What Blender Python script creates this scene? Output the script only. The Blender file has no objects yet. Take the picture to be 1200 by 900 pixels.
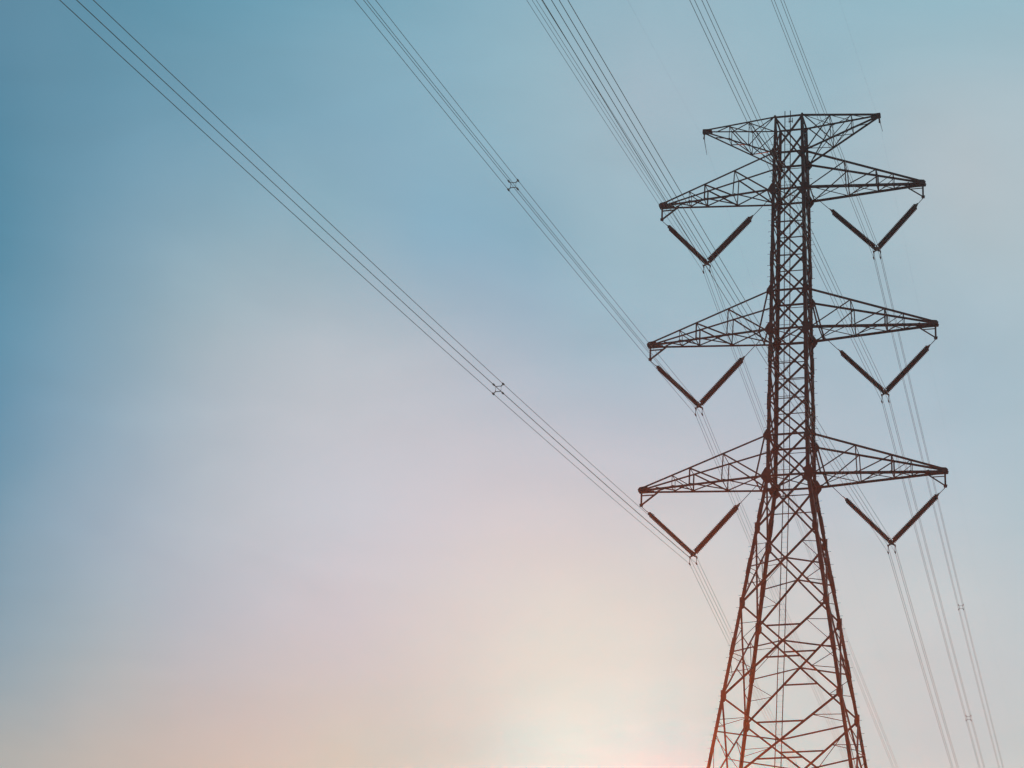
import bpy, math, random
from mathutils import Vector, Matrix
random.seed(7)
V = Vector
scene = bpy.context.scene
COL = scene.collection
R = math.radians

# ------------------------------------------------------------------ camera
cd = bpy.data.cameras.new('camera')
cam = bpy.data.objects.new('camera', cd)
COL.objects.link(cam)
cam.location = (21.41511, -122.08053, 1.6)
cam.rotation_euler = (R(90 + 18.81516), 0, R(10.11988))
cd.sensor_fit = 'HORIZONTAL'
cd.sensor_width = 36.0
cd.lens = 36.0 * 2400.42181 / 1200
cd.shift_x = -320.79432 / 1200
cd.shift_y = 209.71414 / 1200
cd.clip_start = 0.1
cd.clip_end = 20000
scene.camera = cam

# ------------------------------------------------------------------ exposure
scene.view_settings.view_transform = 'Standard'
scene.view_settings.look = 'None'
scene.view_settings.exposure = -1.0
scene.view_settings.gamma = 1.0
scene.view_settings.use_curve_mapping = False

# ------------------------------------------------------------------ sun
SUN_AZ, SUN_EL = -14.6, 9.6          # degrees; azimuth from +Y towards +X
sl = bpy.data.lights.new('sun', 'SUN')
sl.energy = 2.2
sl.angle = R(0.5)
sl.color = (1.0, 0.155, 0.022)
sun = bpy.data.objects.new('sun', sl)
COL.objects.link(sun)
to_sun = V((math.sin(R(SUN_AZ)) * math.cos(R(SUN_EL)), math.cos(R(SUN_AZ)) * math.cos(R(SUN_EL)), math.sin(R(SUN_EL))))
sun.rotation_euler = to_sun.to_track_quat('Z', 'Y').to_euler()
sun.location = (0, 0, 120)

# ------------------------------------------------------------------ sky
SKY_AZ = [-36.0 + 1.5 * i for i in range(23)]  # azimuth of each column of sky
SKY_EL = [9.0, 12.6, 13.3, 14.2, 15.3, 16.6, 18.0, 19.5, 21.0, 22.5, 24.5, 27.0, 29.5, 32.0, 34.0, 40.0]
#SKYTAB_BEGIN
SKY_TAB = [
    [(0.354, 0.409, 0.401), (0.243, 0.345, 0.379), (0.209, 0.323, 0.367), (0.184, 0.310, 0.367), (0.157, 0.294, 0.368), (0.117, 0.274, 0.366), (0.078, 0.248, 0.357), (0.076, 0.247, 0.363), (0.070, 0.242, 0.361), (0.058, 0.232, 0.351), (0.047, 0.222, 0.343), (0.046, 0.215, 0.330), (0.059, 0.221, 0.336), (0.036, 0.201, 0.317), (0.035, 0.200, 0.317), (0.083, 0.236, 0.343)],
    [(0.354, 0.409, 0.401), (0.244, 0.352, 0.384), (0.220, 0.328, 0.366), (0.194, 0.314, 0.366), (0.162, 0.297, 0.367), (0.122, 0.277, 0.368), (0.082, 0.249, 0.357), (0.075, 0.246, 0.361), (0.066, 0.240, 0.359), (0.061, 0.237, 0.357), (0.048, 0.223, 0.343), (0.056, 0.226, 0.340), (0.083, 0.242, 0.354), (0.104, 0.247, 0.350), (0.093, 0.247, 0.353), (0.093, 0.256, 0.365)],
    [(0.354, 0.409, 0.401), (0.254, 0.355, 0.387), (0.219, 0.330, 0.371), (0.203, 0.320, 0.367), (0.171, 0.307, 0.377), (0.139, 0.294, 0.387), (0.114, 0.277, 0.384), (0.111, 0.280, 0.396), (0.109, 0.281, 0.406), (0.118, 0.293, 0.415), (0.112, 0.285, 0.400), (0.106, 0.276, 0.389), (0.111, 0.273, 0.382), (0.110, 0.265, 0.371), (0.093, 0.262, 0.373), (0.095, 0.269, 0.383)],
    [(0.432, 0.456, 0.424), (0.384, 0.434, 0.422), (0.335, 0.406, 0.418), (0.285, 0.385, 0.423), (0.251, 0.375, 0.441), (0.221, 0.363, 0.450), (0.204, 0.354, 0.455), (0.180, 0.340, 0.451), (0.184, 0.342, 0.456), (0.177, 0.341, 0.453), (0.169, 0.332, 0.439), (0.154, 0.323, 0.434), (0.130, 0.297, 0.409), (0.111, 0.277, 0.384), (0.098, 0.275, 0.389), (0.103, 0.283, 0.398)],
    [(0.507, 0.495, 0.442), (0.428, 0.460, 0.438), (0.386, 0.439, 0.437), (0.338, 0.414, 0.435), (0.308, 0.417, 0.463), (0.289, 0.415, 0.487), (0.279, 0.410, 0.505), (0.277, 0.412, 0.511), (0.249, 0.391, 0.490), (0.241, 0.384, 0.477), (0.218, 0.372, 0.467), (0.194, 0.358, 0.462), (0.152, 0.325, 0.438), (0.122, 0.296, 0.405), (0.109, 0.293, 0.408), (0.111, 0.297, 0.411)],
    [(0.534, 0.517, 0.458), (0.480, 0.487, 0.450), (0.448, 0.468, 0.446), (0.411, 0.459, 0.461), (0.380, 0.456, 0.482), (0.359, 0.462, 0.521), (0.357, 0.465, 0.547), (0.352, 0.463, 0.548), (0.340, 0.457, 0.541), (0.315, 0.436, 0.513), (0.287, 0.420, 0.494), (0.237, 0.394, 0.485), (0.170, 0.342, 0.451), (0.140, 0.322, 0.431), (0.115, 0.303, 0.417), (0.122, 0.310, 0.423)],
    [(0.554, 0.535, 0.465), (0.511, 0.502, 0.452), (0.493, 0.494, 0.459), (0.486, 0.498, 0.481), (0.446, 0.483, 0.501), (0.419, 0.488, 0.542), (0.417, 0.500, 0.566), (0.417, 0.504, 0.570), (0.420, 0.511, 0.578), (0.384, 0.478, 0.545), (0.345, 0.456, 0.517), (0.265, 0.418, 0.500), (0.187, 0.361, 0.468), (0.158, 0.345, 0.455), (0.127, 0.317, 0.429), (0.134, 0.324, 0.434)],
    [(0.568, 0.549, 0.467), (0.525, 0.520, 0.457), (0.496, 0.510, 0.467), (0.494, 0.513, 0.491), (0.463, 0.504, 0.514), (0.456, 0.511, 0.555), (0.463, 0.527, 0.585), (0.458, 0.526, 0.582), (0.466, 0.538, 0.599), (0.436, 0.510, 0.568), (0.377, 0.476, 0.537), (0.280, 0.434, 0.518), (0.200, 0.379, 0.486), (0.177, 0.367, 0.477), (0.140, 0.335, 0.446), (0.148, 0.342, 0.453)],
    [(0.536, 0.571, 0.489), (0.490, 0.544, 0.477), (0.464, 0.534, 0.490), (0.470, 0.533, 0.510), (0.473, 0.529, 0.535), (0.485, 0.533, 0.570), (0.497, 0.553, 0.607), (0.487, 0.551, 0.610), (0.497, 0.558, 0.618), (0.476, 0.537, 0.590), (0.414, 0.504, 0.565), (0.266, 0.434, 0.522), (0.217, 0.400, 0.510), (0.200, 0.388, 0.495), (0.164, 0.363, 0.475), (0.175, 0.371, 0.482)],
    [(0.426, 0.580, 0.517), (0.393, 0.552, 0.497), (0.394, 0.541, 0.493), (0.432, 0.550, 0.523), (0.455, 0.551, 0.555), (0.491, 0.554, 0.592), (0.516, 0.563, 0.611), (0.513, 0.576, 0.637), (0.521, 0.572, 0.632), (0.494, 0.549, 0.605), (0.419, 0.508, 0.573), (0.267, 0.436, 0.539), (0.231, 0.418, 0.532), (0.220, 0.413, 0.519), (0.192, 0.394, 0.504), (0.192, 0.395, 0.505)],
    [(0.323, 0.585, 0.540), (0.275, 0.550, 0.518), (0.259, 0.531, 0.514), (0.333, 0.549, 0.535), (0.409, 0.562, 0.559), (0.485, 0.573, 0.588), (0.511, 0.577, 0.611), (0.535, 0.582, 0.633), (0.531, 0.577, 0.635), (0.493, 0.549, 0.610), (0.403, 0.498, 0.571), (0.250, 0.435, 0.555), (0.250, 0.442, 0.554), (0.244, 0.434, 0.538), (0.219, 0.415, 0.520), (0.208, 0.405, 0.511)],
    [(0.195, 0.610, 0.591), (0.155, 0.583, 0.572), (0.148, 0.562, 0.565), (0.274, 0.588, 0.584), (0.385, 0.599, 0.588), (0.477, 0.603, 0.599), (0.524, 0.598, 0.609), (0.542, 0.589, 0.624), (0.539, 0.578, 0.629), (0.488, 0.548, 0.613), (0.383, 0.490, 0.579), (0.246, 0.429, 0.548), (0.263, 0.452, 0.558), (0.270, 0.456, 0.551), (0.238, 0.425, 0.525), (0.221, 0.413, 0.516)],
    [(0.073, 0.688, 0.692), (0.068, 0.668, 0.676), (0.067, 0.657, 0.675), (0.236, 0.650, 0.645), (0.394, 0.648, 0.624), (0.468, 0.632, 0.613), (0.525, 0.618, 0.615), (0.559, 0.602, 0.618), (0.530, 0.575, 0.622), (0.467, 0.537, 0.606), (0.368, 0.488, 0.582), (0.244, 0.428, 0.540), (0.283, 0.459, 0.555), (0.294, 0.469, 0.555), (0.263, 0.446, 0.541), (0.238, 0.432, 0.533)],
    [(0.002, 0.733, 0.755), (0.002, 0.706, 0.727), (0.033, 0.729, 0.741), (0.203, 0.701, 0.693), (0.360, 0.681, 0.654), (0.473, 0.667, 0.637), (0.536, 0.640, 0.623), (0.549, 0.612, 0.627), (0.521, 0.575, 0.620), (0.457, 0.535, 0.606), (0.340, 0.487, 0.582), (0.285, 0.461, 0.556), (0.312, 0.473, 0.557), (0.318, 0.471, 0.553), (0.283, 0.455, 0.546), (0.247, 0.437, 0.536)],
    [(0.002, 0.716, 0.753), (0.002, 0.676, 0.715), (0.002, 0.684, 0.722), (0.104, 0.683, 0.698), (0.322, 0.689, 0.675), (0.454, 0.653, 0.628), (0.502, 0.628, 0.617), (0.527, 0.614, 0.630), (0.495, 0.571, 0.621), (0.441, 0.529, 0.605), (0.339, 0.493, 0.586), (0.308, 0.484, 0.573), (0.332, 0.484, 0.564), (0.346, 0.472, 0.549), (0.305, 0.470, 0.557), (0.260, 0.449, 0.546)],
    [(0.002, 0.660, 0.708), (0.002, 0.630, 0.675), (0.002, 0.610, 0.670), (0.063, 0.620, 0.653), (0.292, 0.650, 0.649), (0.411, 0.633, 0.621), (0.488, 0.626, 0.621), (0.508, 0.609, 0.629), (0.480, 0.564, 0.612), (0.437, 0.531, 0.603), (0.355, 0.494, 0.583), (0.320, 0.493, 0.578), (0.330, 0.483, 0.561), (0.346, 0.477, 0.553), (0.309, 0.474, 0.560), (0.263, 0.454, 0.550)],
    [(0.002, 0.628, 0.666), (0.002, 0.597, 0.633), (0.002, 0.569, 0.609), (0.101, 0.572, 0.597), (0.286, 0.606, 0.612), (0.421, 0.624, 0.621), (0.479, 0.623, 0.632), (0.489, 0.600, 0.632), (0.457, 0.548, 0.604), (0.422, 0.521, 0.599), (0.358, 0.500, 0.587), (0.310, 0.491, 0.572), (0.327, 0.483, 0.561), (0.343, 0.498, 0.576), (0.308, 0.480, 0.565), (0.265, 0.457, 0.552)],
    [(0.053, 0.614, 0.634), (0.078, 0.590, 0.606), (0.069, 0.571, 0.594), (0.176, 0.573, 0.597), (0.312, 0.589, 0.601), (0.425, 0.612, 0.623), (0.477, 0.612, 0.633), (0.464, 0.576, 0.621), (0.429, 0.532, 0.596), (0.399, 0.511, 0.590), (0.361, 0.503, 0.589), (0.333, 0.498, 0.579), (0.332, 0.487, 0.562), (0.329, 0.493, 0.573), (0.304, 0.481, 0.568), (0.269, 0.464, 0.560)],
    [(0.209, 0.613, 0.627), (0.200, 0.586, 0.599), (0.186, 0.569, 0.590), (0.279, 0.571, 0.591), (0.363, 0.574, 0.590), (0.437, 0.593, 0.609), (0.472, 0.594, 0.621), (0.461, 0.570, 0.623), (0.411, 0.524, 0.597), (0.391, 0.514, 0.594), (0.359, 0.503, 0.589), (0.340, 0.500, 0.579), (0.349, 0.496, 0.568), (0.318, 0.480, 0.562), (0.300, 0.483, 0.570), (0.267, 0.469, 0.565)],
    [(0.347, 0.623, 0.631), (0.323, 0.592, 0.602), (0.301, 0.572, 0.592), (0.359, 0.564, 0.583), (0.407, 0.574, 0.592), (0.458, 0.587, 0.607), (0.473, 0.584, 0.613), (0.444, 0.561, 0.617), (0.413, 0.538, 0.611), (0.393, 0.524, 0.605), (0.362, 0.505, 0.589), (0.363, 0.510, 0.584), (0.383, 0.508, 0.574), (0.337, 0.485, 0.557), (0.301, 0.488, 0.575), (0.266, 0.474, 0.570)],
    [(0.424, 0.613, 0.620), (0.408, 0.587, 0.593), (0.370, 0.558, 0.581), (0.399, 0.559, 0.581), (0.442, 0.579, 0.598), (0.481, 0.599, 0.621), (0.483, 0.595, 0.622), (0.456, 0.569, 0.618), (0.421, 0.550, 0.621), (0.395, 0.529, 0.609), (0.371, 0.512, 0.594), (0.390, 0.518, 0.582), (0.414, 0.510, 0.562), (0.362, 0.494, 0.557), (0.306, 0.498, 0.583), (0.272, 0.481, 0.578)],
    [(0.465, 0.616, 0.620), (0.436, 0.587, 0.592), (0.410, 0.565, 0.583), (0.427, 0.565, 0.586), (0.455, 0.576, 0.599), (0.471, 0.586, 0.612), (0.465, 0.580, 0.614), (0.444, 0.569, 0.620), (0.421, 0.553, 0.620), (0.388, 0.529, 0.607), (0.368, 0.514, 0.597), (0.403, 0.520, 0.576), (0.439, 0.524, 0.569), (0.374, 0.501, 0.561), (0.314, 0.504, 0.589), (0.277, 0.486, 0.582)],
    [(0.499, 0.625, 0.623), (0.471, 0.593, 0.592), (0.434, 0.572, 0.584), (0.449, 0.576, 0.593), (0.458, 0.574, 0.600), (0.452, 0.564, 0.596), (0.449, 0.562, 0.603), (0.425, 0.559, 0.613), (0.403, 0.540, 0.604), (0.388, 0.528, 0.601), (0.369, 0.508, 0.582), (0.420, 0.534, 0.587), (0.429, 0.527, 0.575), (0.380, 0.507, 0.567), (0.322, 0.504, 0.586), (0.286, 0.491, 0.585)],
]
#SKYTAB_END
world = bpy.data.worlds.new('World')
scene.world = world
world.use_nodes = True
wn, wl = world.node_tree.nodes, world.node_tree.links
wn.clear()

def wnode(kind, **kw):
    n = wn.new(kind)
    for k, v in kw.items():
        setattr(n, k, v)
    return n

def wmath(op, a, b=None, c=None):
    n = wnode('ShaderNodeMath', operation=op)
    for i, x in enumerate((a, b, c)):
        if x is None:
            continue
        if isinstance(x, (int, float)):
            n.inputs[i].default_value = x
        else:
            wl.new(x, n.inputs[i])
    return n.outputs[0]

def wrange(x, a, b, c=0.0, d=1.0, kind='SMOOTHSTEP'):
    n = wnode('ShaderNodeMapRange', interpolation_type=kind)
    wl.new(x, n.inputs[0])
    for i, v in enumerate((a, b, c, d)):
        n.inputs[i + 1].default_value = v
    return n.outputs[0]

def wmix(f, a, b):
    n = wnode('ShaderNodeMix', data_type='RGBA')
    wl.new(f, n.inputs[0])
    wl.new(a, n.inputs[6])
    wl.new(b, n.inputs[7])
    return n.outputs[2]

tc = wnode('ShaderNodeTexCoord')
sep = wnode('ShaderNodeSeparateXYZ')
wl.new(tc.outputs['Generated'], sep.inputs[0])
# slow wandering of the cloud veil
noise = wnode('ShaderNodeTexNoise')
noise.inputs['Scale'].default_value = 7.0
noise.inputs['Detail'].default_value = 3.0
noise.inputs['Roughness'].default_value = 0.5
wl.new(tc.outputs['Generated'], noise.inputs['Vector'])
nsep = wnode('ShaderNodeSeparateColor')
wl.new(noise.outputs['Color'], nsep.inputs[0])
az = wmath('MULTIPLY', wmath('ARCTAN2', sep.outputs[0], sep.outputs[1]), 57.29578)
el = wmath('MULTIPLY', wmath('ARCSINE', sep.outputs[2]), 57.29578)
az = wmath('ADD', az, wmath('MULTIPLY', wmath('SUBTRACT', nsep.outputs[0], 0.5), 2.5))
el = wmath('ADD', el, wmath('MULTIPLY', wmath('SUBTRACT', nsep.outputs[1], 0.5), 2.5))
elf = wrange(el, SKY_EL[0], SKY_EL[-1], 0, 1, 'LINEAR')
sky = None
for i, (a, colours) in enumerate(zip(SKY_AZ, SKY_TAB)):
    r = wnode('ShaderNodeValToRGB')
    cr = r.color_ramp
    cr.interpolation = 'CARDINAL'
    while len(cr.elements) < len(SKY_EL):
        cr.elements.new(0.5)
    for e, pos, c in zip(cr.elements, SKY_EL, colours):
        e.position = (pos - SKY_EL[0]) / (SKY_EL[-1] - SKY_EL[0])
        e.color = (*c, 1)
    for e, pos, c in zip(cr.elements, SKY_EL, colours):
        e.color = (*c, 1)
    wl.new(elf, r.inputs[0])
    sky = r.outputs[0] if sky is None else wmix(wrange(az, SKY_AZ[i - 1], a, 0, 1, 'LINEAR'), sky, r.outputs[0])
nish = wnode('ShaderNodeTexSky', sky_type='NISHITA')
nish.sun_disc = False
nish.sun_elevation = R(SUN_EL)
nish.sun_rotation = R(SUN_AZ)
nish.air_density = 1.2
nish.dust_density = 2.0
STRENGTH = 0.15
# thin uneven cirrus: slow lighter and darker streaks in the veil
stretch = wnode('ShaderNodeMapping')
stretch.inputs['Scale'].default_value = (5.0, 5.0, 13.0)
stretch.inputs['Rotation'].default_value = (0.25, -0.35, 0.0)
wl.new(tc.outputs['Generated'], stretch.inputs[0])
cirrus = wnode('ShaderNodeTexNoise')
cirrus.inputs['Scale'].default_value = 1.6
cirrus.inputs['Detail'].default_value = 6.0
cirrus.inputs['Roughness'].default_value = 0.52
cirrus.inputs['Distortion'].default_value = 0.6
wl.new(stretch.outputs[0], cirrus.inputs['Vector'])
veil = wnode('ShaderNodeVectorMath', operation='SCALE')
wl.new(sky, veil.inputs[0])
wl.new(wrange(cirrus.outputs['Fac'], 0.3, 0.7, 2.0 / STRENGTH * 0.96, 2.0 / STRENGTH * 1.04, 'LINEAR'), veil.inputs['Scale'])
off = wmath('ABSOLUTE', wmath('ADD', az, 18.0))
full = wmix(wrange(off, 28, 75), veil.outputs[0], nish.outputs[0])
bg = wnode('ShaderNodeBackground')
bg.inputs['Strength'].default_value = STRENGTH
wl.new(full, bg.inputs['Color'])
wo = wnode('ShaderNodeOutputWorld')
wl.new(bg.outputs[0], wo.inputs['Surface'])

scene.cycles.volume_bounces = 0
scene.cycles.max_bounces = 5
scene.cycles.use_denoising = True
scene.cycles.denoiser = 'OPENIMAGEDENOISE'

# ------------------------------------------------------------------ materials
def mat(name, base, rough, metal=0.0, vary=0.25, scale=1.5, bump=0.0, spec=0.5):
    m = bpy.data.materials.new(name)
    m.use_nodes = True
    nt = m.node_tree
    b = nt.nodes['Principled BSDF']
    b.inputs['Roughness'].default_value = rough
    b.inputs['Metallic'].default_value = metal
    b.inputs['Specular IOR Level'].default_value = spec
    t = nt.nodes.new('ShaderNodeTexCoord')
    n = nt.nodes.new('ShaderNodeTexNoise')
    n.inputs['Scale'].default_value = scale
    n.inputs['Detail'].default_value = 5
    nt.links.new(t.outputs['Object'], n.inputs['Vector'])
    r = nt.nodes.new('ShaderNodeValToRGB')
    r.color_ramp.elements[0].position = 0.3
    r.color_ramp.elements[1].position = 0.7
    r.color_ramp.elements[0].color = (*[c * (1 - vary) for c in base], 1)
    r.color_ramp.elements[1].color = (*[min(1, c * (1 + vary)) for c in base], 1)
    nt.links.new(n.outputs['Fac'], r.inputs[0])
    nt.links.new(r.outputs[0], b.inputs['Base Color'])
    if bump:
        bp = nt.nodes.new('ShaderNodeBump')
        bp.inputs['Strength'].default_value = bump
        nt.links.new(n.outputs['Fac'], bp.inputs['Height'])
        nt.links.new(bp.outputs[0], b.inputs['Normal'])
    return m

STEEL = mat('weathered_dark_steel', (0.042, 0.032, 0.037), 0.55, 0.0, 0.4, 2.0, 0.0, 0.2)
PORCELAIN = mat('dark_brown_stoneware', (0.02, 0.018, 0.02), 0.7, 0.0, 0.15, 6.0, 0.0, 0.1)
FITTING = mat('weathered_fitting_steel', (0.05, 0.042, 0.042), 0.55, 0.2, 0.25, 8.0)
ALUMINIUM = mat('dull_stranded_aluminium', (0.62, 0.62, 0.64), 0.6, 0.1, 0.15, 4.0, 0.0, 0.3)
CONCRETE = mat('rough_concrete', (0.30, 0.29, 0.27), 0.9, 0, 0.2, 3.0, 0.3)
GROUND = mat('dry_grass_field', (0.07, 0.075, 0.03), 1.0, 0, 0.45, 0.12, 0.4, 0.1)

# ------------------------------------------------------------------ mesh helpers
def tag(o, label=None, cat=None, group=None, kind=None):
    if label: o['label'] = label
    if cat: o['category'] = cat
    if group: o['group'] = group
    if kind: o['kind'] = kind
    return o

def empty(name, loc):
    o = bpy.data.objects.new(name, None)
    o.location = loc
    o.empty_display_size = 0.5
    COL.objects.link(o)
    return o

class MB:
    """collects faces in world space and links them as one object whose origin is its parent's"""
    def __init__(s):
        s.v, s.f = [], []
    def add(s, verts, faces):
        k = len(s.v)
        s.v += [V(p) for p in verts]
        s.f += [tuple(i + k for i in f) for f in faces]
    def prism(s, ring_a, ring_b):
        n = len(ring_a)
        f = [tuple(range(n - 1, -1, -1)), tuple(range(n, 2 * n))]
        f += [(i, (i + 1) % n, n + (i + 1) % n, n + i) for i in range(n)]
        s.add(list(ring_a) + list(ring_b), f)
    def angle(s, a, b, w, t=None, hint=V((0, 1, 0)), flip=1):
        """rolled steel angle section between two points; one flange lies square to hint"""
        a, b = V(a), V(b)
        t = t or max(0.008, w * 0.13)
        d = (b - a).normalized()
        u = d.cross(V(hint))
        if u.length < 1e-4:
            u = d.cross(V((1, 0.3, 0.2)))
        u.normalize()
        u *= flip
        n = u.cross(d).normalized()
        h = w / 2
        prof = [(-h, -t), (h, -t), (h, 0), (-h + t, 0), (-h + t, w - t), (-h, w - t)]
        s.prism([a + u * x + n * y for x, y in prof], [b + u * x + n * y for x, y in prof])
    def tube(s, pts, r, n=6):
        pts = [V(p) for p in pts]
        rings = []
        for i, p in enumerate(pts):
            d = (pts[min(i + 1, len(pts) - 1)] - pts[max(i - 1, 0)]).normalized()
            u = d.cross(V((0, 0, 1)))
            if u.length < 1e-3:
                u = d.cross(V((1, 0, 0)))
            u.normalize()
            w = u.cross(d)
            rr = r[i] if isinstance(r, (list, tuple)) else r
            rings += [p + (u * math.cos(2 * math.pi * k / n) + w * math.sin(2 * math.pi * k / n)) * rr for k in range(n)]
        f = [tuple(range(n - 1, -1, -1)), tuple(range(len(rings) - n, len(rings)))]
        for i in range(len(pts) - 1):
            for k in range(n):
                f.append((i * n + k, i * n + (k + 1) % n, (i + 1) * n + (k + 1) % n, (i + 1) * n + k))
        s.add(rings, f)
    def plate(s, outline, normal, t):
        n = V(normal).normalized() * t / 2
        s.prism([V(p) - n for p in outline], [V(p) + n for p in outline])
    def build(s, name, m, parent=None, smooth=False):
        me = bpy.data.meshes.new(name)
        org = V((0, 0, 0))
        if parent is not None:
            p = parent
            while p:
                org += p.location
                p = p.parent
        me.from_pydata([tuple(p - org) for p in s.v], [], s.f)
        me.materials.append(m)
        if smooth:
            me.polygons.foreach_set('use_smooth', [True] * len(me.polygons))
        o = bpy.data.objects.new(name, me)
        COL.objects.link(o)
        if parent is not None:
            o.parent = parent
        return o

def lerp(a, b, t):
    return V(a) + (V(b) - V(a)) * t

# ------------------------------------------------------------------ ground
g = MB()
N = 40
for i in range(N):
    pass
gv, gf = [], []
for j in range(N + 1):
    for i in range(N + 1):
        x = -1500 + 3000 * i / N
        y = -1500 + 3000 * j / N
        d = math.hypot(x, y)
        h = 0.0 if d < 200 else -(0.6 + 0.5 * math.sin(x * 0.011) * math.cos(y * 0.009)) * min(1, (d - 200) / 300)
        gv.append((x, y, h))
for j in range(N):
    for i in range(N):
        a = j * (N + 1) + i
        gf.append((a, a + 1, a + N + 2, a + N + 1))
g.add(gv, gf)
tag(g.build('ground', GROUND), kind='structure')

# ------------------------------------------------------------------ the tower's outline
Z3, Z2, Z1, ZT = 49.37935, 59.78573, 70.23817, 75.88402
ARM = {3: 10.0, 2: 9.62862, 1: 9.02407}
ZARM = {3: Z3, 2: Z2, 1: Z1}
A_EARTH, H = 6.0922, 2.83704
W3, W2, W1, WT, FL = 1.39153, 1.24204, 1.10549, 0.9545, 0.15151
INN = {3: 2.25, 2: 2.0, 1: 1.45}            # where the inner insulator string hangs
VX, VZ, BR = 6.45003, -4.54312, -1.04485

def half(z):
    if z <= Z3:
        return W3 + FL * (Z3 - z)
    for za, zb, wa, wb in ((Z3, Z2, W3, W2), (Z2, Z1, W2, W1), (Z1, ZT, W1, WT)):
        if z <= zb + 1e-6:
            return wa + (wb - wa) * (z - za) / (zb - za)
    return WT

def corner(sx, sy, z):
    w = half(z)
    return V((sx * w, sy * w, z))

tower = tag(empty('transmission_tower', (0, 0, 0)),
            'tall steel lattice pylon with three tiers of cross arms and a flat winged top', 'pylon')

def member(name, a, b, w, hint, parent=tower, flip=1):
    m = MB()
    m.angle(a, b, w, None, hint, flip)
    return m.build(name, STEEL, parent)

# legs: one bent angle from the footing to the peak each, with splice plates and gussets
levels_body = [Z3, 45.6, 40.4, 34.2, 27.4, 19.2, 10.0, 0.35]
cage = [Z3, Z3 + H]
def split(za, zb, n):
    return [za + (zb - za) * i / n for i in range(1, n + 1)]
cage += split(Z3 + H, Z2, 3) + [Z2 + H] + split(Z2 + H, Z1, 3) + [Z1 + H, ZT]

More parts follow.
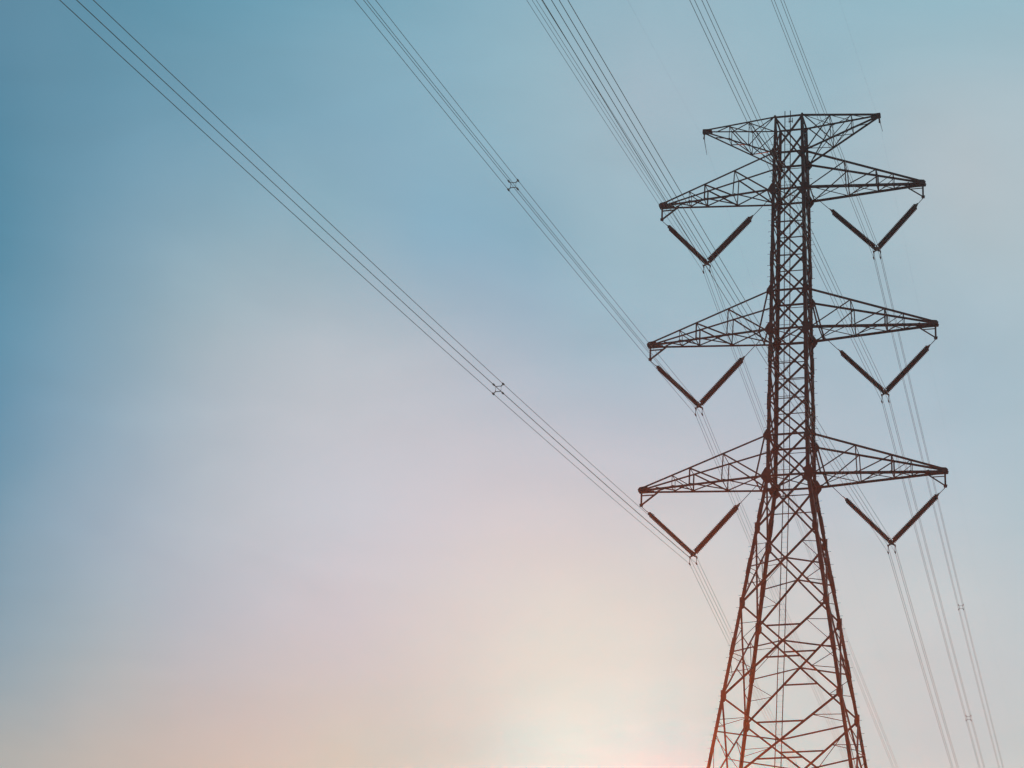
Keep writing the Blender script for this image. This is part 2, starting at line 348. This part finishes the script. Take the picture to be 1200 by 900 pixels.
legs = {}
for sx in (-1, 1):
    for sy in (-1, 1):
        m = MB()
        knots = [(0.35, 0.24), (34.2, 0.215), (Z3, 0.235), (Z2, 0.235), (Z1, 0.22), (ZT, 0.17)]
        secs = []
        for z, w in knots:
            c = corner(sx, sy, z)
            t = w * 0.14
            prof = [(0, 0), (-w, 0), (-w, -t), (-t, -t), (-t, -w), (0, -w)]
            secs.append([c + V((sx * (x + 0.03), sy * (y + 0.03), 0)) for x, y in prof])
        n = 6
        verts = [p for s in secs for p in s]
        f = [tuple(range(n - 1, -1, -1)), tuple(range(len(verts) - n, len(verts)))]
        for i in range(len(secs) - 1):
            for k in range(n):
                f.append((i * n + k, i * n + (k + 1) % n, (i + 1) * n + (k + 1) % n, (i + 1) * n + k))
        m.add(verts, f)
        leg = m.build('leg', STEEL, tower)
        legs[(sx, sy)] = leg
        if (sx, sy) in ((1, 1), (-1, -1)):                  # climbing bolts up one edge of two legs
            s = MB()
            z = 4.0
            while z < ZT - 1:
                c = corner(sx, sy, z) + V((sx * 0.02, sy * 0.02, 0))
                d = V((sx, 0, 0)) if int(z / 0.42) % 2 else V((0, sy, 0))
                s.tube([c, c + d * 0.19], 0.013, 5)
                s.tube([c + d * 0.19, c + d * 0.205], 0.022, 5)
                z += 0.42
            tag(s.build('step_bolt', STEEL, leg), kind='stuff')
        # splice sleeves where two lengths of angle are bolted together
        for z in (37.5, 43.0, 46.9, 54.6, 58.0, 65.0):
            s = MB()
            for part in (0, 1):
                w = half(z)
                q = []
                for zz in (z - 0.55, z + 0.55):
                    c = corner(sx, sy, zz) + V((sx * 0.05, sy * 0.05, 0))
                    q.append((c, c + (V((-sx * 0.27, 0, 0)) if part == 0 else V((0, -sy * 0.27, 0)))))
                nn = (0, 1, 0) if part == 0 else (1, 0, 0)
                s.plate([q[0][0], q[0][1], q[1][1], q[1][0]], nn, 0.025)
            s.build('splice_plate', STEEL, leg)
        # gusset plates in the front and back faces
        for z, gw, gh in [(Z3, 0.84, 1.1), (Z3 + H, 0.62, 0.78), (Z2, 0.74, 0.95), (Z2 + H, 0.56, 0.74), (Z1, 0.66, 0.86), (Z1 + H, 0.6, 0.78), (ZT, 0.2, 0.25)]:
            c = corner(sx, sy, z)
            y = V((0, sy * 0.055, 0))
            s = MB()
            o_, i_ = V((sx * gw * 0.45, 0, 0)), V((-sx * gw * 0.55, 0, 0))
            up, dn = V((0, 0, gh * 0.5)), V((0, 0, -gh * 0.5))
            s.plate([c + y + i_ * 0.3 + up, c + y + o_ * 0.2 + up, c + y + o_ + up * 0.05, c + y + o_ * 0.9 + dn * 0.3, c + y + o_ * 0.15 + dn, c + y + i_ * 0.35 + dn, c + y + i_ + dn * 0.55, c + y + i_ * 0.55, c + y + i_ * 0.95 + up * 0.5], (0, 1, 0), 0.03)
            s.build('gusset_plate', STEEL, leg)
        for z in levels_body[1:4]:
            c = corner(sx, sy, z)
            for nrm, inn in (((0, 1, 0), V((-sx, 0, 0))), ((1, 0, 0), V((0, -sy, 0)))):
                s = MB()
                o2 = V((0, sy * 0.05, 0)) if nrm[1] else V((sx * 0.05, 0, 0))
                e = c + o2
                s.plate([e + V((0, 0, 0.42)), e + inn * 0.2 + V((0, 0, 0.36)), e + inn * 0.3 + V((0, 0, 0.1)), e + inn * 0.3 - V((0, 0, 0.12)), e + inn * 0.2 - V((0, 0, 0.36)), e - V((0, 0, 0.42))], nrm, 0.03)
                s.build('gusset_plate', STEEL, leg)
        s = MB()
        c = corner(sx, sy, 0.0)
        rings = []
        for z, r in ((-0.4, 0.75), (0.25, 0.75), (0.33, 0.68), (0.42, 0.45)):
            rings.append([V((c.x + r * a, c.y + r * b, z)) for a, b in ((-1, -1), (1, -1), (1, 1), (-1, 1))])
        fv = [p for q in rings for p in q]
        ff = [(3, 2, 1, 0), (12, 13, 14, 15)]
        for i in range(3):
            for k in range(4):
                ff.append((i * 4 + k, i * 4 + (k + 1) % 4, i * 4 + 4 + (k + 1) % 4, i * 4 + 4 + k))
        s.add(fv, ff)
        s.build('footing', CONCRETE, tower)

# bracing of the four faces
FACES = [((-1, -1), (1, -1), V((0, 1, 0))), ((-1, 1), (1, 1), V((0, -1, 0))),
         ((-1, -1), (-1, 1), V((1, 0, 0))), ((1, -1), (1, 1), V((-1, 0, 0)))]

def xcross(p, q, r, s):
    """crossing of p-q' diagonals of a trapezoid: p,q bottom corners; r,s top corners above p,q"""
    wb, wt = (q - p).length, (s - r).length
    return lerp(p, s, wb / (wb + wt))

hidden = MB()
for fi, (ca, cb, inward) in enumerate(FACES):
    front = fi < 2
    dname = 'diagonal_brace' if front else 'side_brace'
    # ---- cage
    for k in range(len(cage) - 1):
        za, zb = cage[k], cage[k + 1]
        p, q, r, s = corner(*ca, za), corner(*cb, za), corner(*ca, zb), corner(*cb, zb)
        w = 0.115 if front else 0.10
        member(dname, p, s, w, inward)
        member(dname, q + inward * 0.06, r + inward * 0.06, w, inward, flip=-1)
        arm_level = any(abs(za - z) < 0.01 for z in (Z1, Z2, Z3, Z1 + H, Z2 + H, Z3 + H, ZT))
        member('horizontal_strut', p, q, 0.11 if arm_level else 0.05, inward)
        x = xcross(p, q, r, s)
        if not arm_level or k in (0, 4, 8):
            e = corner(*cb, x.z) if fi in (0, 3) else corner(*ca, x.z)
            member('redundant_brace', x, e, 0.035, inward)
    p, q = corner(*ca, ZT), corner(*cb, ZT)
    member('horizontal_strut', p, q, 0.10, inward)
    # ---- spreading body
    for k in range(len(levels_body) - 1):
        zb, za = levels_body[k], levels_body[k + 1]
        p, q, r, s = corner(*ca, za), corner(*cb, za), corner(*ca, zb), corner(*cb, zb)
        x = xcross(p, q, r, s)
        if k < 4:
            member(dname, p, s, 0.12, inward)
            member(dname, q + inward * 0.07, r + inward * 0.07, 0.12, inward, flip=-1)
        else:
            hidden.angle(p, s, 0.13, None, inward)
            hidden.angle(q + inward * 0.07, r + inward * 0.07, 0.13, None, inward)
            continue
        hgt = zb - za
        if k == 0:
            member('horizontal_strut', corner(*ca, x.z), corner(*cb, x.z), 0.055, inward)
            continue
        # struts from the crossing to the legs
        drop = -0.10 * hgt if k in (1, 2) else 0.11 * hgt
        for c in (ca, cb):
            e = corner(*c, x.z + drop)
            member('horizontal_strut', x, e, 0.085 if front else 0.05, inward)
        # horizontals inside the X
        th = 0.40
        for (u0, u1) in (((lerp(x, r, th)), (lerp(x, s, th))), ((lerp(x, p, 0.30)), (lerp(x, q, 0.30)))):
            if k > 1 or not front:
                member('horizontal_strut', u0, u1, 0.09 if front else 0.05, inward)
        # thin redundants
        for c, top_, bot_ in ((ca, r, p), (cb, s, q)):
            a1 = lerp(x, top_, 0.52)
            a2 = lerp(x, bot_, 0.50)
            z_q = lerp(bot_, top_, 0.78).z
            z_m = x.z + drop
            member('redundant_brace', a1, corner(*c, z_q), 0.04, inward)
            member('redundant_brace', a1, corner(*c, z_m + 0.25), 0.04, inward)
            member('redundant_brace', a2, corner(*c, lerp(bot_, top_, 0.25).z), 0.04, inward)
            member('redundant_brace', a2, corner(*c, z_m - 0.25), 0.04, inward)
h_ = hidden.build('lower_lattice', STEEL, tower)
tag(h_, kind='stuff')

# plan bracing across the tower at the arm levels
for z in (Z3, Z2, Z1):
    for a, b in (((-1, -1), (1, 1)), ((1, -1), (-1, 1))):
        off = V((0, 0, 0.07 if a[0] < 0 else 0.14))
        member('plan_brace', corner(*a, z) + off, corner(*b, z) + off, 0.07, V((0, 0, 1)))

# ------------------------------------------------------------------ cross arms
def cross_arm(s, k):
    z, a = ZARM[k], ARM[k]
    tip = {sy: V((s * a, sy * 0.13, z + 0.06)) for sy in (-1, 1)}
    lo = {sy: corner(s, sy, z) for sy in (-1, 1)}
    up = {sy: corner(s, sy, z + H) for sy in (-1, 1)}
    inner = lambda sy: V((0, -sy, 0))
    m = MB()                                                # bottom frame: two chords meeting in a tip plate
    m.angle(lo[-1], tip[-1] - V((0, 0, 0.06)), 0.15, None, inner(-1))
    arm = m.build('cross_arm', STEEL, tower)
    member('chord', lo[1], tip[1] - V((0, 0, 0.06)), 0.13, inner(1), arm)
    for sy in (-1, 1):
        member('chord', up[sy], tip[sy] + V((0, 0, 0.10)), 0.115, inner(sy), arm)
    L = lambda sy, t: lerp(lo[sy], tip[sy] - V((0, 0, 0.06)), t)
    U = lambda sy, t: lerp(up[sy], tip[sy] + V((0, 0, 0.10)), t)
    ts = (0.345, 0.61, 0.75)
    for sy in (-1, 1):
        n = inner(sy)
        if k != 1:
            member('vertical_strut', U(sy, 0.02), L(sy, 0.085 if sy < 0 else 0.10), 0.11, n, arm)
        member('vertical_strut', U(sy, ts[0]), L(sy, ts[0] + 0.008), 0.075, n, arm)
        member('vertical_strut', U(sy, ts[1]), L(sy, ts[1]), 0.10, n, arm)
        member('vertical_strut', U(sy, ts[2]), L(sy, ts[2]), 0.045, n, arm)
        member('diagonal_strut', U(sy, ts[0]) + n * 0.05, L(sy, 0.03) + n * 0.05, 0.085, n, arm)
        member('diagonal_strut', U(sy, ts[1]) + n * 0.05, L(sy, ts[0]) + n * 0.05, 0.085, n, arm)
        member('diagonal_strut', U(sy, ts[2]) + n * 0.05, L(sy, ts[1]) + n * 0.05, 0.05, n, arm)
    bays = (0.02,) + ts + (0.88,)
    for i in range(4):
        t0, t1 = bays[i], bays[i + 1]
        zo = V((0, 0, 0.05))
        member('diagonal_strut', L(-1, t0) + zo, L(1, t1) + zo, 0.06, V((0, 0, 1)), arm)
        member('diagonal_strut', L(1, t0) + zo * 2, L(-1, t1) + zo * 2, 0.06, V((0, 0, 1)), arm)
        if i:
            member('cross_strut', L(-1, t0), L(1, t0), 0.06, V((0, 0, 1)), arm)
            member('cross_strut', U(-1, t0), U(1, t0), 0.05, V((0, 0, 1)), arm)
    # riveted box at the tip
    m = MB()
    for sy in (-1, 1):
        y = V((0, sy * 0.05, 0))
        m.plate([L(sy, 0.945) + y, L(sy, 0.98) + V((0, 0, -0.06)) + y, V((s * (a + 0.16), sy * 0.13, z - 0.08)) + y, V((s * (a + 0.2), sy * 0.13, z + 0.1)) + y, V((s * (a + 0.08), sy * 0.13, z + 0.24)) + y, U(sy, 0.965) + V((0, 0, 0.02)) + y, U(sy, 0.945) + y], (0, 1, 0), 0.03)
    m.plate([V((s * (a - 0.9), -0.18, z - 0.07)), V((s * (a + 0.15), -0.18, z - 0.07)), V((s * (a + 0.15), 0.18, z - 0.07)), V((s * (a - 0.9), 0.18, z - 0.07))], (0, 0, 1), 0.03)
    m.build('tip_plate', STEEL, arm)
    # bracket that drops from the tip to carry the outer string
    bx = s * (a - 0.02)
    m = MB()
    m.angle((bx, 0, z - 0.05), (bx, 0, z + BR + 0.02), 0.12, None, V((0, 1, 0)))
    m.angle((bx, 0, z + BR + 0.1), (s * (a - 1.2), 0, z - 0.05), 0.09, None, V((0, 1, 0)))
    m.angle((bx, 0.02, z - 0.28), (s * (a - 0.95), 0.02, z - 0.28), 0.07, None, V((0, 1, 0)))
    m.plate([(bx - 0.1, 0, z + BR - 0.02), (bx + 0.1, 0, z + BR - 0.02), (bx + 0.13, 0, z + BR + 0.18), (bx - 0.13, 0, z + BR + 0.18)], (0, 1, 0), 0.05)
    m.build('hanger_bracket', STEEL, arm)
    member('cross_strut', (s * INN[k], -half(z), z), (s * INN[k], half(z), z), 0.09, V((0, 0, 1)), arm)

for k in (3, 2, 1):
    for s in (-1, 1):
        cross_arm(s, k)

# winged peak that carries the shield wires
def peak_arm(s):
    tip = V((s * A_EARTH, 0, ZT))
    tp = {sy: tip + V((0, sy * 0.09, 0)) for sy in (-1, 1)}
    top = {sy: corner(s, sy, ZT) for sy in (-1, 1)}
    low = {sy: corner(s, sy, Z1 + H) for sy in (-1, 1)}
    m = MB()
    m.angle(top[-1], tp[-1], 0.11, None, V((0, 1, 0)))
    arm = m.build('peak_arm', STEEL, tower)
    member('chord', top[1], tp[1], 0.09, V((0, -1, 0)), arm)
    for sy in (-1, 1):
        member('chord', low[sy], tp[sy] - V((0, 0, 0.12)), 0.10, V((0, -sy, 0)), arm)
    T = lambda sy, t: lerp(top[sy], tp[sy], t)
    B = lambda sy, t: lerp(low[sy], tp[sy] - V((0, 0, 0.12)), t)
    for sy in (-1, 1):
        n = V((0, -sy, 0))
        for t in (0.36, 0.64):
            member('vertical_strut', T(sy, t), B(sy, t), 0.05, n, arm)
        member('diagonal_strut', T(sy, 0.02) + n * 0.04, B(sy, 0.36) + n * 0.04, 0.065, n, arm)
        member('diagonal_strut', B(sy, 0.03) + n * 0.04, T(sy, 0.36) + n * 0.04, 0.065, n, arm)
        member('diagonal_strut', T(sy, 0.64) + n * 0.04, B(sy, 0.36) + n * 0.04, 0.06, n, arm)
    ts = (0.03, 0.36, 0.64, 0.85)
    for P, drop in ((T, -0.05), (B, 0.05)):
        for i in range(3):
            o = V((0, 0, drop))
            member('diagonal_strut', P(-1, ts[i]) + o, P(1, ts[i + 1]) + o, 0.05, V((0, 0, 1)), arm)
            if i < 2:
                member('diagonal_strut', P(1, ts[i]) + o * 2, P(-1, ts[i + 1]) + o * 2, 0.05, V((0, 0, 1)), arm)
            if i:
                member('cross_strut', P(-1, ts[i]) + o, P(1, ts[i]) + o, 0.045, V((0, 0, 1)), arm)
    m = MB()
    m.plate([tip + V((-s * 0.5, 0, 0.07)), tip + V((s * 0.12, 0, 0.10)), tip + V((s * 0.14, 0, -0.2)), tip + V((-s * 0.1, 0, -0.24)), tip + V((-s * 0.55, 0, -0.17))], (0, 1, 0), 0.22)
    m.build('tip_plate', STEEL, arm)
    m = MB()
    m.tube([tip + V((s * 0.02, 0, -0.1)), tip + V((s * 0.03, 0, -0.42)), tip + V((s * 0.05, 0, -0.62))], [0.05, 0.045, 0.06], 8)
    m.build('suspension_clamp', FITTING, arm)
    m = MB()                                                # armour rod and hanging bonding lead at the tip
    ln = 1.5 if s < 0 else 0.95
    m.tube([tip + V((s * 0.05, 0, -0.2)), tip + V((s * 0.05 + 0.06, 0.1, -0.2 - ln * 0.5)), tip + V((s * 0.05 + 0.16, 0.3, -0.2 - ln))], [0.03, 0.022, 0.014], 6)
    m.build('bonding_lead', FITTING, arm)

for s in (-1, 1):
    peak_arm(s)

# ladder up the front face
lad = MB()
lx = -0.10
rail = []
for sx in (-1, 1):
    pts = [V((lx + sx * 0.19, -half(z) + 0.16, z)) for z in (2.5, 34.0, Z3, Z2, Z1, ZT, ZT + 0.5)]
    for a, b in zip(pts[:-1], pts[1:]):
        lad.angle(a, b, 0.05, None, V((0, 1, 0)))
z = 2.8
while z < ZT + 0.3:
    y = -half(z) + 0.16
    lad.tube([(lx - 0.19, y, z), (lx + 0.19, y, z)], 0.006, 5)
    z += 0.36
lad.build('ladder', STEEL, tower)

# small frame standing on the peak
m = MB()
for x in (-0.10, 0.12):
    m.tube([(x, -0.2, ZT - 0.1), (x, -0.2, ZT + 0.28)], 0.03, 6)
m.tube([(-0.14, -0.2, ZT + 0.02), (0.16, -0.2, ZT + 0.02)], 0.03, 6)
m.build('peak_rail', STEEL, tower)

# ------------------------------------------------------------------ insulators
def shed_string(a, b, parent, name='insulator_string'):
    """string of porcelain discs from a (upper end) to b (lower end)"""
    a, b = V(a), V(b)
    n = 33
    ln = (b - a).length
    d = (b - a) / ln
    pts, rad = [], []
    p = ln / n
    for i in range(n):
        o = i * p
        for f, r in ((0.02, 0.075), (0.25, 0.085), (0.5, 0.115), (0.68, 0.137), (0.78, 0.137), (0.84, 0.11), (0.9, 0.08)):
            pts.append(a + d * (o + f * p))
            rad.append(r)
    m = MB()
    m.tube(pts, rad, 12)
    return m.build(name, PORCELAIN, parent, smooth=False)

def v_string(s, k, label):
    z, a = ZARM[k], ARM[k]
    apex = V((s * VX * a / 10, 0, z + VZ))
    root = tag(empty('insulator_assembly', apex), label, 'insulator', 'insulators hung in a V under the cross arms')
    outer = V((s * (a - 0.02), 0, z + BR))
    inn = V((s * INN[k], 0, z - 0.05))
    for end, t_in, side in ((outer, 0.84, 1), (inn, 0.68, -1)):
        foot = apex + V((s * side * 0.07, 0, 0.04))
        d = (end - foot)
        up = foot + d * t_in
        lowp = foot + d * 0.015
        m = MB()                                            # link rods and the spreader that joins the two strings
        m.tube([end, foot + d * (t_in + 0.045)], 0.022, 6)
        q = foot + d * (t_in + 0.045)
        m.plate([q + V((0, -0.06, 0.03)), q + V((0, 0.06, 0.03)), up + V((0, 0.24, 0)), up + V((0, -0.24, 0))], d.cross(V((0, 1, 0))), 0.03)
        m.build('link_rod', FITTING, root)
        for y in (-0.2, 0.2):
            shed_string(up + V((0, y, 0)), lowp + V((0, y, 0)), root)
        m = MB()                                            # arcing horn at the upper end
        h0 = up + V((0, 0.2, 0))
        nn = d.normalized().cross(V((0, 1, 0))) * (1 if s * side > 0 else -1)
        m.tube([h0, h0 + nn * 0.16, h0 + nn * 0.2 - d.normalized() * 0.25], 0.012, 5)
        m.build('arcing_horn', FITTING, root)
    m = MB()
    m.plate([apex + V((-0.22, 0, 0.12)), apex + V((0.22, 0, 0.12)), apex + V((0.16, 0, -0.12)), apex + V((0.26, 0, -0.24)), apex + V((0.17, 0, -0.24)), apex + V((0, 0, -0.16)), apex + V((-0.17, 0, -0.24)), apex + V((-0.26, 0, -0.24)), apex + V((-0.16, 0, -0.12))], (0, 1, 0), 0.03)
    for x in (-0.22, 0.22):
        m.tube([apex + V((x, 0, -0.18)), apex + V((x, 0, -0.66))], 0.02, 6)
    m.tube([apex + V((0, -0.26, 0.1)), apex + V((0, 0.26, 0.1))], 0.05, 8)
    m.build('yoke_plate', FITTING, root)
    for x in (-0.225, 0.225):
        for dz in (-0.22, -0.67):
            m = MB()
            c = apex + V((x, 0, dz))
            m.tube([c + V((0, -0.2, -0.03)), c + V((0, -0.1, 0.0)), c, c + V((0, 0.1, 0)), c + V((0, 0.2, -0.03))], [0.03, 0.045, 0.055, 0.045, 0.03], 8)
            m.build('wire_clamp', FITTING, root)
    return apex

# ------------------------------------------------------------------ wires
SN, CN, SF, CF = -0.13922, 0.000174, -0.13956, 0.000239
def sagged(x, z0, y):
    t = abs(y)
    sl_, c = (SN, CN) if y < 0 else (SF, CF)
    return V((x, y, z0 + sl_ * t + c * t * t))

YS = [-330 + 3 * i for i in range(100)] + [-30 + i for i in range(61)] + [33 + 3 * i for i in range(140)]
# both slopes meet in the clamp: ease the first metre
def wire_points(x, z0):
    out = []
    for y in YS:
        if -330 <= y <= 440:
            out.append(sagged(x, z0, y))
    return out

NAMES = {3: 'lowest', 2: 'middle', 1: 'top'}
def bundle(s, k, apex, label, spacers):
    root = tag(empty('wire_bundle', apex + V((0, 0, -0.445))), label, 'power line', 'four wire power lines')
    for x in (-0.225, 0.225):
        for dz in (-0.22, -0.67):
            m = MB()
            m.tube(wire_points(apex.x + x, apex.z + dz), 0.0118, 6)
            m.build('wire', ALUMINIUM, root)
    for y in spacers:
        c = sagged(apex.x, apex.z - 0.445, y)
        m = MB()
        q = [c + V((a * 0.13, 0, b * 0.13)) for a, b in ((-1, -1), (1, -1), (1, 1), (-1, 1))]
        m.tube(q + [q[0]], 0.021, 6)
        for a, b in ((-1, -1), (1, -1), (1, 1), (-1, 1)):
            m.tube([c + V((a * 0.12, 0, b * 0.12)), c + V((a * 0.225, 0, b * 0.225))], 0.022, 6)
            e = c + V((a * 0.225, 0, b * 0.225))
            m.tube([sagged(e.x, apex.z - 0.445 + b * 0.225, y - 0.09), sagged(e.x, apex.z - 0.445 + b * 0.225, y + 0.09)], 0.045, 6)
        m.build('spacer', ALUMINIUM, root)

side_word = {-1: 'left', 1: 'right'}
for k in (3, 2, 1):
    for s in (-1, 1):
        ap = v_string(s, k, 'V-shaped pair of ribbed insulators under the %s %s cross arm' % (NAMES[k], side_word[s]))
        bundle(s, k, ap, 'four-wire power line hung from the %s insulator V on the %s side' % (NAMES[k], side_word[s]),
               [-40.23] if s < 0 and k > 1 else ([56.4] if s > 0 and k < 3 else []))
for s in (-1, 1):
    m = MB()
    m.tube(wire_points(s * (A_EARTH + 0.05), ZT - 0.62), 0.0022, 5)
    o = m.build('shield_wire', ALUMINIUM)
    tag(o, 'single thin shield wire strung from the %s tip of the flat top' % side_word[s], 'wire', 'shield wires')

# ------------------------------------------------------------------ haze
m = MB()
X0, X1, Y0, Y1, ZB, ZH = -1600, 1600, -1600, 1600, -3.0, 77.5
m.add([(X0, Y0, ZB), (X1, Y0, ZB), (X1, Y1, ZB), (X0, Y1, ZB), (X0, Y0, ZH), (X1, Y0, ZH), (X1, Y1, ZH), (X0, Y1, ZH)],
      [(3, 2, 1, 0), (4, 5, 6, 7), (0, 1, 5, 4), (1, 2, 6, 5), (2, 3, 7, 6), (3, 0, 4, 7)])
hm = bpy.data.materials.new('haze')
hm.use_nodes = True
hn = hm.node_tree.nodes
hn.clear()
pv = hn.new('ShaderNodeVolumePrincipled')
pv.inputs['Color'].default_value = (1.0, 0.97, 0.93, 1)
pv.inputs['Density'].default_value = 0.00034
pv.inputs['Anisotropy'].default_value = 0.89
ho = hn.new('ShaderNodeOutputMaterial')
hm.node_tree.links.new(pv.outputs[0], ho.inputs['Volume'])
hz = m.build('haze', hm)
tag(hz, kind='stuff')
